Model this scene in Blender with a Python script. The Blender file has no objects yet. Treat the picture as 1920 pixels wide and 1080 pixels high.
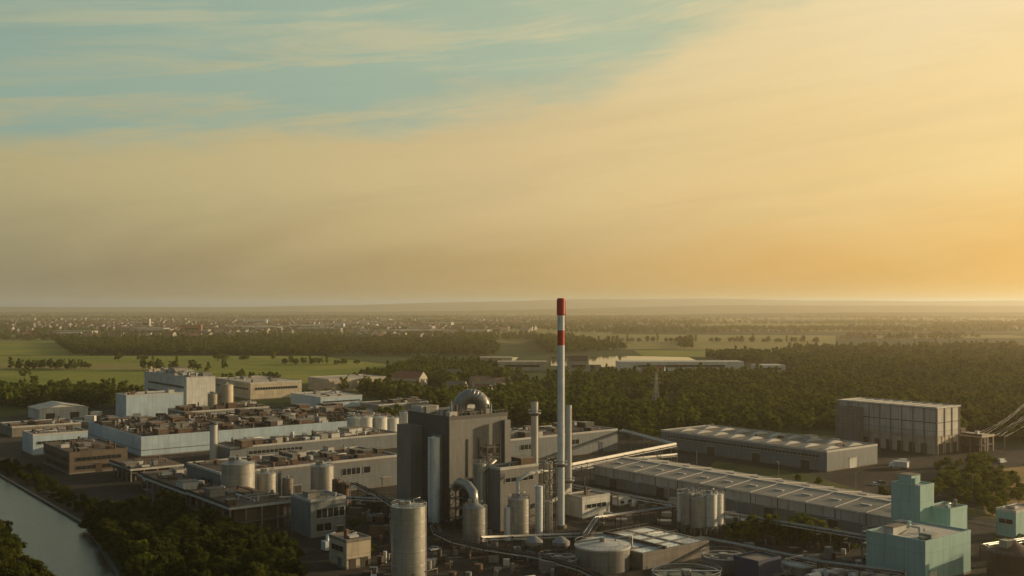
import bpy, math, random
from mathutils import Vector, Matrix
from mathutils import noise as mn
R=random.Random(7)
ANG=math.radians(38)
scn=bpy.context.scene
def L(c):
    c=c/255.0
    return c/12.92 if c<=0.04045 else ((c+0.055)/1.055)**2.4
def S(r,g,b,k=1.0): return (L(r)*k,L(g)*k,L(b)*k,1)

# ---------------------------------------------------------------- node helper
class NT:
    def __init__(s,tree): s.t=tree; tree.nodes.clear()
    def n(s,ty,**k):
        x=s.t.nodes.new(ty)
        for a,b in k.items(): setattr(x,a,b)
        return x
    def put(s,sock,v):
        if isinstance(v,bpy.types.NodeSocket): s.t.links.new(v,sock)
        elif v is not None: sock.default_value=v
    def m(s,op,a,b=None,c=None,clamp=False):
        x=s.n('ShaderNodeMath',operation=op,use_clamp=clamp)
        s.put(x.inputs[0],a); s.put(x.inputs[1],b); s.put(x.inputs[2],c)
        return x.outputs[0]
    def mix(s,f,a,b,bt='MIX'):
        x=s.n('ShaderNodeMix',data_type='RGBA',blend_type=bt)
        s.put(x.inputs[0],f); s.put(x.inputs[6],a); s.put(x.inputs[7],b)
        return x.outputs[2]
    def noise(s,vec,scale,detail=5,rough=.55,dist=0):
        x=s.n('ShaderNodeTexNoise')
        s.put(x.inputs['Vector'],vec); x.inputs['Scale'].default_value=scale
        x.inputs['Detail'].default_value=detail; x.inputs['Roughness'].default_value=rough
        x.inputs['Distortion'].default_value=dist
        return x.outputs[0]
    def mapv(s,vec,scale=(1,1,1),rot=(0,0,0),loc=(0,0,0)):
        x=s.n('ShaderNodeMapping'); s.put(x.inputs[0],vec)
        x.inputs['Scale'].default_value=scale; x.inputs['Rotation'].default_value=rot; x.inputs['Location'].default_value=loc
        return x.outputs[0]
    def ramp(s,f,stops,interp='LINEAR'):
        x=s.n('ShaderNodeValToRGB'); s.put(x.inputs[0],f); cr=x.color_ramp; cr.interpolation=interp
        while len(cr.elements)<len(stops): cr.elements.new(0.5)
        for e,(p,c) in zip(cr.elements,stops):
            e.position=p; e.color=c if len(c)==4 else (c[0],c[1],c[2],1)
        return x.outputs[0]
    def mr(s,v,a,b,c=0,d=1,smooth=True):
        x=s.n('ShaderNodeMapRange'); x.interpolation_type='SMOOTHSTEP' if smooth else 'LINEAR'
        s.put(x.inputs[0],v); s.put(x.inputs[1],a); s.put(x.inputs[2],b); s.put(x.inputs[3],c); s.put(x.inputs[4],d)
        return x.outputs[0]
def newmat(name):
    m=bpy.data.materials.new(name); m.use_nodes=True
    return m,NT(m.node_tree)
def finish(nt,col,rough=.7,metal=0,bump=None,bs=.3,bd=.1,spec=.3):
    p=nt.n('ShaderNodeBsdfPrincipled'); nt.put(p.inputs['Base Color'],col); nt.put(p.inputs['Roughness'],rough)
    p.inputs['Metallic'].default_value=metal; p.inputs['Specular IOR Level'].default_value=spec
    if bump is not None:
        b=nt.n('ShaderNodeBump'); b.inputs['Strength'].default_value=bs; b.inputs['Distance'].default_value=bd
        nt.put(b.inputs['Height'],bump); nt.put(p.inputs['Normal'],b.outputs[0])
    o=nt.n('ShaderNodeOutputMaterial'); nt.put(o.inputs[0],p.outputs[0])
def clad(name,col,pw=1.2,ph=4,var=.08,rough=.6,line=.35,grime=.35,metal=0,dirt=(.10,.075,.05,1),lw=.06):
    m,nt=newmat(name)
    tc=nt.n('ShaderNodeTexCoord').outputs['Object']
    sp=nt.n('ShaderNodeSeparateXYZ'); nt.put(sp.inputs[0],tc)
    x,y,z=sp.outputs
    f=None
    c=col
    if pw:
        s=nt.m('DIVIDE',nt.m('ADD',x,y),pw); zz=nt.m('DIVIDE',z,ph)
        wn=nt.n('ShaderNodeTexWhiteNoise',noise_dimensions='3D')
        cx=nt.n('ShaderNodeCombineXYZ'); nt.put(cx.inputs[0],nt.m('FLOOR',s)); nt.put(cx.inputs[1],nt.m('FLOOR',zz)); nt.put(wn.inputs[0],cx.outputs[0])
        la=nt.m('LESS_THAN',nt.m('FRACT',s),lw); lb=nt.m('LESS_THAN',nt.m('FRACT',zz),lw*pw/ph*.9)
        ln=nt.m('MAXIMUM',la,lb)
        br=nt.m('MULTIPLY_ADD',wn.outputs[0],var*2,1-var)
        br=nt.m('MULTIPLY',br,nt.m('MULTIPLY_ADD',ln,-line,1))
        hsv=nt.n('ShaderNodeVectorMath',operation='SCALE'); nt.put(hsv.inputs[0],tuple(col[:3])); nt.put(hsv.inputs[3],br)
        c=hsv.outputs[0]; f=br
    n1=nt.noise(tc,.12,6,.65); n2=nt.noise(nt.mapv(tc,(1,1,.08)),.9,4,.6)
    g=nt.m('MULTIPLY',nt.mr(n1,.35,.75),.6); g=nt.m('MULTIPLY_ADD',nt.mr(n2,.45,.75),.6,g)
    g=nt.m('MULTIPLY',g,grime,clamp=True)
    c=nt.mix(g,c,dirt)
    finish(nt,c,rough,metal,f if pw else n1,.3,.05)
    return m
def roofmat(name,c1,c2,seam=3.0,rough=.85):
    m,nt=newmat(name)
    tc=nt.n('ShaderNodeTexCoord').outputs['Object']
    sp=nt.n('ShaderNodeSeparateXYZ'); nt.put(sp.inputs[0],tc)
    n1=nt.noise(tc,.07,8,.65,.6); n2=nt.noise(nt.mapv(tc,(1,.15,1)),.5,5,.6); n3=nt.noise(tc,2.5,3,.6)
    f=nt.m('MULTIPLY_ADD',n2,.5,nt.m('MULTIPLY',n1,.6))
    c=nt.mix(nt.mr(f,.38,.72),c1,c2)
    c=nt.mix(nt.m('MULTIPLY',nt.mr(n3,.5,.8),.35),c,(.04,.035,.03,1))
    ln=nt.m('LESS_THAN',nt.m('FRACT',nt.m('DIVIDE',sp.outputs[0],seam)),.05)
    c=nt.mix(nt.m('MULTIPLY',ln,.4),c,(.03,.03,.03,1))
    finish(nt,c,rough,0,n3,.3,.05)
    return m

M={}
M['dgrey']=clad('dark_grey_cladding',(.105,.10,.095,1),1.0,9,.06,.55,.35,.3)
M['grey']=clad('grey_cladding',(.20,.195,.185,1),1.0,6,.07,.55,.3,.4)
M['bgrey']=clad('blue_grey_cladding',(.185,.205,.215,1),1.2,5,.08,.5,.3,.4)
M['blue']=clad('pale_blue_cladding',(.42,.52,.58,1),3,6,.07,.5,.2,.25)
M['white']=clad('white_cladding',(.62,.60,.55,1),2.2,6,.07,.5,.35,.35)
M['wpanel']=clad('white_panel',(.48,.455,.41,1),7.5,12,.10,.5,.45,.5,lw=.05)
M['beige']=clad('beige_wall',(.50,.42,.31,1),4,4,.08,.7,.25,.4)
M['brown']=clad('brown_brick',(.14,.11,.085,1),5,2.0,.15,.8,.3,.5,lw=.05)
M['teal']=clad('teal_cladding',(.30,.47,.43,1),3.2,9,.05,.5,.25,.3,lw=.05)
M['conc']=clad('concrete',(.23,.205,.175,1),6,2.0,.07,.85,.3,.6,lw=.03)
M['steel']=clad('weathered_steel',(.31,.305,.29,1),2.4,1.8,.08,.42,.3,.5,.5,lw=.04)
M['sil']=clad('silo_steel',(.41,.39,.35,1),2.4,1.6,.07,.4,.3,.45,.35,lw=.04)
M['swhite']=clad('white_paint_steel',(.66,.68,.68,1),2.4,3,.05,.4,.2,.35,lw=.03)
M['red']=clad('red_paint',(.50,.035,.02,1),0,1,grime=.3,rough=.45)
M['dark']=clad('dark_steel',(.055,.05,.045,1),0,1,grime=.5,rough=.6,dirt=(.12,.06,.03,1))
M['rust']=clad('rusty_steel',(.14,.085,.055,1),0,1,grime=.6,rough=.8,dirt=(.05,.035,.025,1))
M['trim']=clad('light_trim',(.52,.50,.46,1),0,1,grime=.4)
M['navy']=clad('navy_cladding',(.03,.05,.11,1),1.5,4)
M['rbrown']=roofmat('brown_roof_felt',(.18,.125,.085,1),(.075,.053,.04,1))
M['rgrey']=roofmat('grey_roof_felt',(.27,.23,.18,1),(.15,.125,.10,1))
M['rwh']=roofmat('warehouse_roof_sheet',(.40,.34,.27,1),(.25,.215,.175,1),6.0)
M['rtan']=roofmat('tan_roof_sheet',(.55,.46,.34,1),(.38,.31,.23,1),2.0)
M['rlight']=roofmat('pale_roof_sheet',(.60,.55,.46,1),(.43,.39,.32,1),4)
M['tyre']=clad('rubber',(.02,.02,.02,1),0,1,grime=.2)
m,nt=newmat('window_glass'); finish(nt,(.02,.025,.03,1),.12,0,spec=.6); M['glass']=m
def carmat(n,c):
    m,nt=newmat(n); finish(nt,c,.3,.1,spec=.5); M[n]=m
carmat('car_white',(.7,.7,.7,1)); carmat('car_dark',(.05,.05,.06,1)); carmat('car_red',(.35,.03,.02,1)); carmat('car_silver',(.4,.41,.42,1)); carmat('car_blue',(.05,.1,.25,1))

# ---------------------------------------------------------------- mesh builder
class B:
    def __init__(s): s.v=[];s.f=[];s.m=[];s.sm=[];s.mats=[]
    def mi(s,k):
        if k not in s.mats: s.mats.append(k)
        return s.mats.index(k)
    def face(s,pts,k,sm=False):
        i=len(s.v); s.v+= [tuple(p) for p in pts]; s.f.append(tuple(range(i,i+len(pts)))); s.m.append(s.mi(k)); s.sm.append(sm)
    def box(s,x0,y0,z0,x1,y1,z1,k,top=None):
        i=len(s.v); s.v+=[(x0,y0,z0),(x1,y0,z0),(x1,y1,z0),(x0,y1,z0),(x0,y0,z1),(x1,y0,z1),(x1,y1,z1),(x0,y1,z1)]
        for q in ((0,1,5,4),(1,2,6,5),(2,3,7,6),(3,0,4,7),(3,2,1,0)):
            s.f.append(tuple(i+a for a in q)); s.m.append(s.mi(k)); s.sm.append(False)
        s.f.append((i+4,i+5,i+6,i+7)); s.m.append(s.mi(top or k)); s.sm.append(False)
    def cyl(s,cx,cy,z0,z1,r0,k,r1=None,n=20,cap=True,capk=None):
        if r1 is None: r1=r0
        i=len(s.v)
        for j in range(n):
            a=2*math.pi*j/n; s.v.append((cx+r0*math.cos(a),cy+r0*math.sin(a),z0))
        for j in range(n):
            a=2*math.pi*j/n; s.v.append((cx+r1*math.cos(a),cy+r1*math.sin(a),z1))
        for j in range(n):
            k2=(j+1)%n; s.f.append((i+j,i+k2,i+n+k2,i+n+j)); s.m.append(s.mi(k)); s.sm.append(True)
        if cap:
            a=len(s.v); s.v+=s.v[i+n:i+2*n]
            s.f.append(tuple(range(a,a+n))); s.m.append(s.mi(capk or k)); s.sm.append(False)
    def pipe(s,pts,r,k,n=8):
        pts=[Vector(p) for p in pts]; i0=len(s.v); prev=None
        for j,p in enumerate(pts):
            if j==0: d=pts[1]-p
            elif j==len(pts)-1: d=p-pts[j-1]
            else: d=(pts[j+1]-p).normalized()+(p-pts[j-1]).normalized()
            d.normalize()
            up=Vector((0,0,1)) if abs(d.z)<.95 else Vector((1,0,0))
            if prev is not None:
                a=prev-d*prev.dot(d)
                if a.length<.01: a=d.cross(up)
            else: a=d.cross(up)
            a.normalize(); b=d.cross(a); prev=a
            rr=r[j] if isinstance(r,(list,tuple)) else r
            for q in range(n):
                t=2*math.pi*q/n; s.v.append(tuple(p+a*math.cos(t)*rr+b*math.sin(t)*rr))
        for j in range(len(pts)-1):
            for q in range(n):
                q2=(q+1)%n
                s.f.append((i0+j*n+q,i0+j*n+q2,i0+(j+1)*n+q2,i0+(j+1)*n+q)); s.m.append(s.mi(k)); s.sm.append(True)
        for j in (0,len(pts)-1):
            s.f.append(tuple(i0+j*n+q for q in range(n))); s.m.append(s.mi(k)); s.sm.append(False)
    def beam(s,p,q,w,k):
        p=Vector(p);q=Vector(q);d=(q-p).normalized()
        up=Vector((0,0,1)) if abs(d.z)<.95 else Vector((1,0,0))
        a=d.cross(up).normalized()*w/2; b=d.cross(a).normalized()*w/2
        i=len(s.v)
        for o in (p,q):
            for t in (-a-b,a-b,a+b,-a+b): s.v.append(tuple(o+t))
        for f in ((0,1,5,4),(1,2,6,5),(2,3,7,6),(3,0,4,7),(3,2,1,0),(4,5,6,7)):
            s.f.append(tuple(i+x for x in f)); s.m.append(s.mi(k)); s.sm.append(False)
    def obj(s,name,parent=None,loc=None,rot=0):
        me=bpy.data.meshes.new(name); me.from_pydata(s.v,[],s.f)
        for k in s.mats: me.materials.append(M[k])
        me.polygons.foreach_set('material_index',s.m); me.polygons.foreach_set('use_smooth',s.sm); me.update()
        o=bpy.data.objects.new(name,me); scn.collection.objects.link(o)
        if parent: o.parent=parent
        if loc: o.location=loc; o.rotation_euler=(0,0,rot)
        return o
def root(name,x,y,rot=0,z=0):
    e=bpy.data.objects.new(name,None); e.location=(x,y,z); e.rotation_euler=(0,0,rot); e.empty_display_size=.1
    scn.collection.objects.link(e); return e
def ring(b,cx,cy,z,r,t,k,n=20):
    b.pipe([(cx+r*math.cos(2*math.pi*j/n),cy+r*math.sin(2*math.pi*j/n),z) for j in range(n+1)],t,k,5)

# ---------------------------------------------------------------- generators
def clutter(b,x0,y0,x1,y1,z,n,ks=('rbrown','steel','rust','trim','dark'),big=1.0):
    for _ in range(n):
        x=R.uniform(x0,x1); y=R.uniform(y0,y1); t=R.random(); k=R.choice(ks)
        if t<.3:
            a,c,h=R.uniform(.6,2)*big,R.uniform(.6,2)*big,R.uniform(.6,2)*big
            b.box(x-a,y-c,z+.25,x+a,y+c,z+.25+h,k); b.box(x-a*.8,y-c*.8,z,x+a*.8,y+c*.8,z+.25,'dark')
        elif t<.6:
            r=R.uniform(.3,.8)*big; h=R.uniform(1,2.6)*big
            b.cyl(x,y,z,z+h,r,k,n=10); b.cyl(x,y,z+h+.1,z+h+.5,r*1.5,k,r*.3,n=10)
        elif t<.85:
            l=R.uniform(4,16); zz=z+R.uniform(.5,1.6); rr=R.uniform(.18,.45)*big
            q=(min(x+l,x1),y) if R.random()<.5 else (x,min(y+l,y1))
            b.pipe([(x,y,z),(x,y,zz),(q[0],q[1],zz),(q[0],q[1],z)],rr,k,6)
        else:
            a,c,h=R.uniform(1.5,3.5)*big,R.uniform(1.5,4)*big,R.uniform(1.5,2.8)*big
            b.box(x-a,y-c,z,x+a,y+c,z+h,k); b.box(x-a-.15,y-c-.15,z+h,x+a+.15,y+c+.15,z+h+.2,'rgrey')
def hall(name,P,w,d,h,wm,rm,tm='trim',wins=(),doors=(),n=0,ks=('rbrown','steel','rust','trim','dark'),par=.45,gable=0,big=1.0,bands=()):
    e=root(name,P[0],P[1],ANG)
    b=B(); z=h
    b.face([(0,0,0),(w,0,0),(w,0,z),(0,0,z)],wm); b.face([(w,0,0),(w,d,0),(w,d,z),(w,0,z)],wm)
    b.face([(w,d,0),(0,d,0),(0,d,z),(w,d,z)],wm); b.face([(0,d,0),(0,0,0),(0,0,z),(0,d,z)],wm)
    if gable:
        b.face([(0,0,z),(w,0,z),(w/2,0,z+gable)],wm); b.face([(w,d,z),(0,d,z),(w/2,d,z+gable)],wm)
    b.obj('walls',e)
    b=B(); 
    if gable:
        b.face([(-.4,-.4,z-.05),(w/2,-.4,z+gable),(w/2,d+.4,z+gable),(-.4,d+.4,z-.05)],rm)
        b.face([(w/2,-.4,z+gable),(w+.4,-.4,z-.05),(w+.4,d+.4,z-.05),(w/2,d+.4,z+gable)],rm)
    else: b.face([(0.02,0.02,z-.05),(w-.02,0.02,z-.05),(w-.02,d-.02,z-.05),(0.02,d-.02,z-.05)],rm)
    b.obj('roof',e)
    if not gable:
        b=B(); t=.35;o=.07
        b.box(-o,-o,z-.5,w+o,t,z+par,tm); b.box(-o,d-t,z-.5,w+o,d+o,z+par,tm)
        b.box(-o,t,z-.5,t,d-t,z+par,tm); b.box(w-t,t,z-.5,w+o,d-t,z+par,tm); b.obj('parapet',e)
    else:
        b=B(); b.box(-.55,-.5,z-.45,-.38,d+.5,z+.05,tm); b.box(w+.38,-.5,z-.45,w+.55,d+.5,z+.05,tm)
        b.beam((-.4,-.45,z),(w/2,-.45,z+gable),.3,tm); b.beam((w/2,-.45,z+gable),(w+.4,-.45,z),.3,tm); b.obj('gutter',e)
    b=B(); b.box(-.05,-.05,0,w+.05,-.002,.7,'conc'); b.box(-.05,0,0,-.002,d+.05,.7,'conc'); b.obj('plinth',e)
    if bands:
        b=B()
        for (z0,z1,k) in bands:
            b.box(-.04,-.04,z0,w+.04,-.003,z1,k); b.box(-.04,0,z0,-.003,d,z1,k)
        b.obj('wall_bands',e)
    if wins:
        b=B()
        for (fc,u0,z0,u1,z1) in wins:
            nn=max(1,int((u1-u0)/2.2))
            if fc=='a':
                b.box(u0,-.09,z0,u1,-.045,z1,'glass'); 
                for j in range(nn+1):
                    u=u0+(u1-u0)*j/nn; b.box(u-.07,-.16,z0-.1,u+.07,-.092,z1+.1,tm)
                b.box(u0-.1,-.22,z0-.2,u1+.1,-.045,z0-.102,tm)
            else:
                b.box(-.09,u0,z0,-.045,u1,z1,'glass')
                for j in range(nn+1):
                    u=u0+(u1-u0)*j/nn; b.box(-.16,u-.07,z0-.1,-.092,u+.07,z1+.1,tm)
                b.box(-.22,u0-.1,z0-.2,-.045,u1+.1,z0-.102,tm)
        b.obj('windows',e)
    if doors:
        b=B()
        for (fc,u0,u1,hh,k) in doors:
            if fc=='a': b.box(u0,-.12,0,u1,-.055,hh,k); b.box(u0-.2,-.5,hh,u1+.2,-.055,hh+.15,tm)
            else: b.box(-.12,u0,0,-.055,u1,hh,k); b.box(-.5,u0-.2,hh,-.055,u1+.2,hh+.15,tm)
        b.obj('doors',e)
    if n:
        b=B(); clutter(b,2,2,max(3,w-2),max(3,d-2),z-.05,n,ks,big); b.obj('rooftop_equipment',e)
    return e
def silo(name,x,y,r,h,k='sil',z0=0,cone=.12,legs=False,rail=True,k2=None):
    e=root(name,x,y,R.uniform(-.4,.4)); n=32
    b=B()
    zb=z0
    if legs:
        zb=max(z0,h*.22)
        for j in range(6):
            a=j*math.pi/3; b.beam((r*.9*math.cos(a),r*.9*math.sin(a),z0),(r*.9*math.cos(a),r*.9*math.sin(a),zb+.5),.35,'steel')
        b.cyl(0,0,zb-r*.8,zb,r*.25,k,r,n=n,cap=False)
    b.cyl(0,0,zb,h,r,k,n=n); b.obj('shell',e)
    b=B(); b.cyl(0,0,h+.02,h+.02+r*cone*2,r*1.0,k2 or k,r*.15,n=n); b.cyl(0,0,h+r*cone*2,h+r*cone*2+.8,r*.15,'steel',n=12)
    if rail: b.box(-r*.55,-r*.2,h+r*cone,-r*.2,r*.2,h+r*cone*2+.9,'steel'); b.pipe([(r*.4,r*.3,h),(r*.4,r*.3,h+1.6),(r*.8,r*.3,h+1.9)],.18,'steel',6)
    b.obj('roof',e)
    b=B()
    for zz in [zb+.1+(h-zb)*j/5 for j in range(1,6)]: ring(b,0,0,zz-.1,r+.04,.09,k,n)
    if rail:
        ring(b,0,0,h+1.1,r-.05,.05,'steel',16); ring(b,0,0,h+.6,r-.05,.04,'steel',16)
        for j in range(16):
            a=2*math.pi*j/16; b.beam(((r-.05)*math.cos(a),(r-.05)*math.sin(a),h),((r-.05)*math.cos(a),(r-.05)*math.sin(a),h+1.1),.07,'steel')
    b.obj('rings_and_railing',e)
    b=B(); a=-1.9
    cx,cy=math.cos(a)*(r+.35),math.sin(a)*(r+.35); tx,ty=-math.sin(a)*.3,math.cos(a)*.3
    b.beam((cx+tx,cy+ty,zb),(cx+tx,cy+ty,h+1),.08,'steel'); b.beam((cx-tx,cy-ty,zb),(cx-tx,cy-ty,h+1),.08,'steel')
    zz=zb
    while zz<h: b.beam((cx+tx,cy+ty,zz),(cx-tx,cy-ty,zz),.05,'steel'); zz+=.6
    b.pipe([(r+.4,0,0),(r+.4,0,h+.6),(r*.4,0,h+.9)],.16,'steel',6); b.obj('ladder_and_pipe',e)
    return e
def rack(name,pts,z,wd=3,np_=4,k='steel',step=9,rr=.3,fr='dark'):
    e=root(name,0,0); bf=B(); bp=B()
    P=[Vector((p[0],p[1],0)) for p in pts]
    offs=[(-wd/2+wd*(j+.5)/np_) for j in range(np_)]
    lines=[[] for _ in offs]; nrm=[]
    for i,p in enumerate(P):
        d=(P[min(i+1,len(P)-1)]-P[max(i-1,0)]).normalized(); nrm.append(Vector((-d.y,d.x,0)))
    for i,p in enumerate(P):
        for j,o in enumerate(offs): lines[j].append(tuple(p+nrm[i]*o+Vector((0,0,z+rr+.1+(.0 if j%2 else .25)))))
    for j,l in enumerate(lines): bp.pipe(l,rr*(1.0,.6,.8,.5)[j%4],('steel','trim','steel','rust')[j%4] if k=='steel' else k,8)
    for i in range(len(P)-1):
        a,b_=P[i],P[i+1]; ln=(b_-a).length; m_=max(1,int(ln/step)); n_=Vector((-(b_-a).y,(b_-a).x,0)).normalized()
        for q in range(m_+1):
            c=a+(b_-a)*q/m_; l=c+n_*wd/2; r_=c-n_*wd/2
            bf.beam((l.x,l.y,0),(l.x,l.y,z+.9),.28,fr); bf.beam((r_.x,r_.y,0),(r_.x,r_.y,z+.9),.28,fr)
            bf.beam((l.x,l.y,z),(r_.x,r_.y,z),.28,fr); bf.beam((l.x,l.y,z-1.5),(r_.x,r_.y,z-1.5),.15,fr)
        for s_ in (1,-1):
            l=a+n_*wd/2*s_; r_=b_+n_*wd/2*s_; bf.beam((l.x,l.y,z-.05),(r_.x,r_.y,z-.05),.3,'trim' if s_==-1 else fr)
    bf.obj('frame',e); bp.obj('pipes',e); return e
def frame_tower(name,x,y,w,d,h,k='dark',st=3.5):
    e=root(name,x,y,ANG); b=B(); g=B()
    c=[(0,0),(w,0),(w,d),(0,d)]
    for p in c: b.beam((p[0],p[1],0),(p[0],p[1],h),.3,k)
    z=st;s=0
    while z<=h+.01:
        for i in range(4):
            p,q=c[i],c[(i+1)%4]; b.beam((p[0],p[1],z),(q[0],q[1],z),.22,k)
            b.beam((p[0],p[1],z+1.1),(q[0],q[1],z+1.1),.07,k)
            if s%2: p,q=q,p
            b.beam((p[0],p[1],z-st),(q[0],q[1],z),.14,k)
        g.box(.1,.1,z-.02,w-.1,d-.1,z+.06,'steel'); z+=st;s+=1
    b.obj('columns_and_bracing',e); g.obj('platforms',e); return e
def vehicle(kind,x,y,rot,paint):
    e=root({'car':'parked_car','van':'delivery_van','truck':'box_truck'}[kind],x,y,rot,.03); b=B()
    if kind=='car': prof=[(-2.1,.35),(2.1,.35),(2.15,.75),(1.2,.92),(.6,1.42),(-1.1,1.45),(-1.9,.98),(-2.15,.9)];w=.88;wh=(-1.3,1.3);r=.32
    elif kind=='van': prof=[(-2.8,.4),(2.8,.4),(2.85,1.0),(2.2,1.3),(1.6,2.2),(-2.8,2.3)];w=1.0;wh=(-1.8,1.9);r=.36
    else: prof=[(2.2,.6),(4.6,.6),(4.65,1.6),(4.3,2.7),(2.4,2.8),(2.2,2.7)];w=1.2;wh=(-3,-1.8,3.5);r=.5
    for s_ in (1,-1): b.face([(p[0],s_*w,p[1]) for p in (prof if s_<0 else prof[::-1])],paint)
    for i in range(len(prof)):
        p,q=prof[i],prof[(i+1)%len(prof)]; b.face([(p[0],-w,p[1]),(p[0],w,p[1]),(q[0],w,q[1]),(q[0],-w,q[1])][::-1],paint)
    if kind=='truck': b.box(-4.4,-1.25,1.0,2.1,1.25,3.6,'white'); b.box(-4.4,-.6,.6,2.2,.6,.98,'dark')
    b.obj('body',e); g=B()
    if kind=='car':
        for s_ in (1,-1): g.face([(-1.6,s_*(w+.01),.98),(1.05,s_*(w+.01),.95),(.55,s_*(w+.01),1.35),(-1.05,s_*(w+.01),1.38)],'glass')
        g.face([(1.19,-.75,.95),(1.19,.75,.95),(.66,.7,1.4),(.66,-.7,1.4)],'glass'); g.face([(-1.9,-.75,1.03),(-1.9,.75,1.03),(-1.2,.7,1.44),(-1.2,-.7,1.44)],'glass')
    elif kind=='van':
        g.face([(2.2,-.85,1.36),(2.2,.85,1.36),(1.66,.8,2.15),(1.66,-.8,2.15)],'glass')
        for s_ in (1,-1): g.face([(1.0,s_*(w+.01),1.35),(2.0,s_*(w+.01),1.35),(1.55,s_*(w+.01),2.0),(1.0,s_*(w+.01),2.0)],'glass')
    else: g.face([(4.62,-1.05,1.75),(4.62,1.05,1.75),(4.36,1.0,2.6),(4.36,-1.0,2.6)],'glass')
    g.obj('windows',e); t=B()
    for wx in wh:
        for s_ in (1,-1): t.pipe([(wx,s_*(w-.2),r),(wx,s_*(w+.04),r)],r,'tyre',12)
    t.obj('wheels',e)

# ---------------------------------------------------------------- boiler house & core
e=hall('boiler_house',(-23,390),27,28,38,'dgrey','rgrey','dgrey',n=22,ks=('steel','rust','dark','trim'),par=.8,
  wins=[('a',17,8,22,10),('a',17,14,22,16)],doors=[('a',3,7,5,'grey'),('b',20,24,5,'grey')])
b=B(); b.box(-5,18,0,0,27.9,34,'grey','rgrey'); b.box(1,20,38,9,27,41,'white','rgrey'); b.box(10,12,38,20,24,39.6,'grey','rgrey')
b.box(.15,-.045,5.6,26.9,-.01,37.4,'grey')  # paler sheet over the front paints the sunlit side lighter than the left
b.box(16,-.5,24,23,-.17,27,'dark'); b.box(24.5,-1.6,0,27.3,-.17,36,'grey')
for u in (8,13): b.box(u,-.35,5.7,u+.5,-.17,30,'dark')
b.box(22.6,-3,0,24.4,-.17,12,'dark')
b.obj('stair_tower_and_lit_front',e)
b=B()
for (x0,y0,x1,y1) in ((0,.1,27,.1),(.1,0,.1,28)):
    b.beam((x0,y0,39.9),(x1,y1,39.9),.08,'steel')
    for i in range(15): t=i/14; b.beam((x0+(x1-x0)*t,y0+(y1-y0)*t,38.8),(x0+(x1-x0)*t,y0+(y1-y0)*t,39.9),.08,'steel')
b.pipe([(3,3,38),(3,3,44)],.35,'steel',8); b.pipe([(6,4,38),(6,4,42.5)],.5,'rust',8); b.pipe([(22,4,38),(22,4,42)],.4,'steel',8); b.pipe([(24,8,38),(24,8,43.5),(22,12,43.5),(22,12,38)],.6,'steel',8)
b.obj('roof_railing_and_vents',e)
e=root('flue_gas_duct',-15.5,408); b=B()
pts=[(-4.6,0,36)]+[(-4.4*math.cos(a),0,40.6+4.2*math.sin(a)) for a in [math.pi*j/14 for j in range(0,15)]]+[(4.4,0,30)]
b.pipe(pts,2.75,'steel',24); b.obj('duct',e)
b=B()
for j in range(1,len(pts)-1):
    p=Vector(pts[j]); d=(Vector(pts[j+1])-Vector(pts[j-1])).normalized(); b.pipe([p-d*.07,p+d*.07],2.83,'steel',24)
b.obj('flanges',e)
silo('white_silo',-28.6,391,2.25,31,'swhite',legs=False,rail=False)
silo('white_silo',-41.8,409,1.4,27,'swhite',rail=False)
hall('boiler_annex',(-4.1,375),17.4,8,22,'grey','rbrown','trim',n=5,wins=[('a',2,17,15,18.4)],doors=[('a',3,6,4,'dark')])
hall('filter_building',(-15,383),9,7,14,'dgrey','rgrey','dark',n=4,doors=[('a',2,5,4,'grey')])
frame_tower('steel_access_tower',-9,384.5,6,4,30)
frame_tower('steel_access_tower',-20,379,5,4,14)
frame_tower('steel_access_tower',5,366,4,9,10)
frame_tower('steel_access_tower',13,372,3,3,24)
def stack(name,x,y,r,h,k,rings=(),bands=None):
    e=root(name,x,y); b=B()
    if bands:
        for (z0,z1,kk) in bands: b.cyl(0,0,z0,z1,r,kk,n=28,cap=(z1>=h-.01))
    else: b.cyl(0,0,0,h,r,k,r*.95,n=24)
    b.cyl(0,0,0,1.2,r*1.5,'conc',n=24); b.obj('shaft',e)
    b=B(); b.cyl(0,0,h,h+.1,r*.8,'dark',n=20)
    for z in rings:
        b.cyl(0,0,z,z+.25,r+1.1,'steel',n=20); ring(b,0,0,z+1.2,r+1.05,.07,'steel'); b.cyl(0,0,z-1,z,r,'steel',r+1.1,n=20,cap=False)
        for j in range(12):
            a=j*math.pi/6; b.beam(((r+1.05)*math.cos(a),(r+1.05)*math.sin(a),z),((r+1.05)*math.cos(a),(r+1.05)*math.sin(a),z+1.2),.07,'steel')
    b.beam((r+.25,-.4,1),(r+.25,-.4,h-1),.12,'steel'); b.beam((r+.25,.1,1),(r+.25,.1,h-1),.12,'steel'); b.obj('platforms_and_ladder',e); return e
e=stack('chimney',17.5,381,1.3,82,'swhite',(22.8,),[(0,65.3,'swhite'),(65.3,70.6,'red'),(70.6,75.9,'swhite'),(75.9,82,'red')])
b=B(); b.cyl(0,0,76.4,81.4,1.55,'red',n=28,capk='red'); b.cyl(0,0,76.0,76.4,1.3,'red',1.55,n=28,cap=False); b.cyl(0,0,81.4,81.9,1.55,'red',1.3,n=28,cap=False)
for z in range(6,64,6): ring(b,0,0,z,1.32,.06,'trim',20)
b.obj('cap_and_joints',e)
stack('exhaust_stack',8.9,420,1.45,41.5,'trim',(37,))
stack('exhaust_stack',21.8,411,1.25,41,'trim',(12,))
stack('exhaust_stack',-151,540,2.0,18.7,'trim')
silo('process_silo',12.2,395,2.4,20.8,'sil'); silo('process_silo',2.2,364,3.6,13.6,'sil'); silo('process_silo',-12.6,354,3.8,12.5,'steel',cone=.25)
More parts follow.
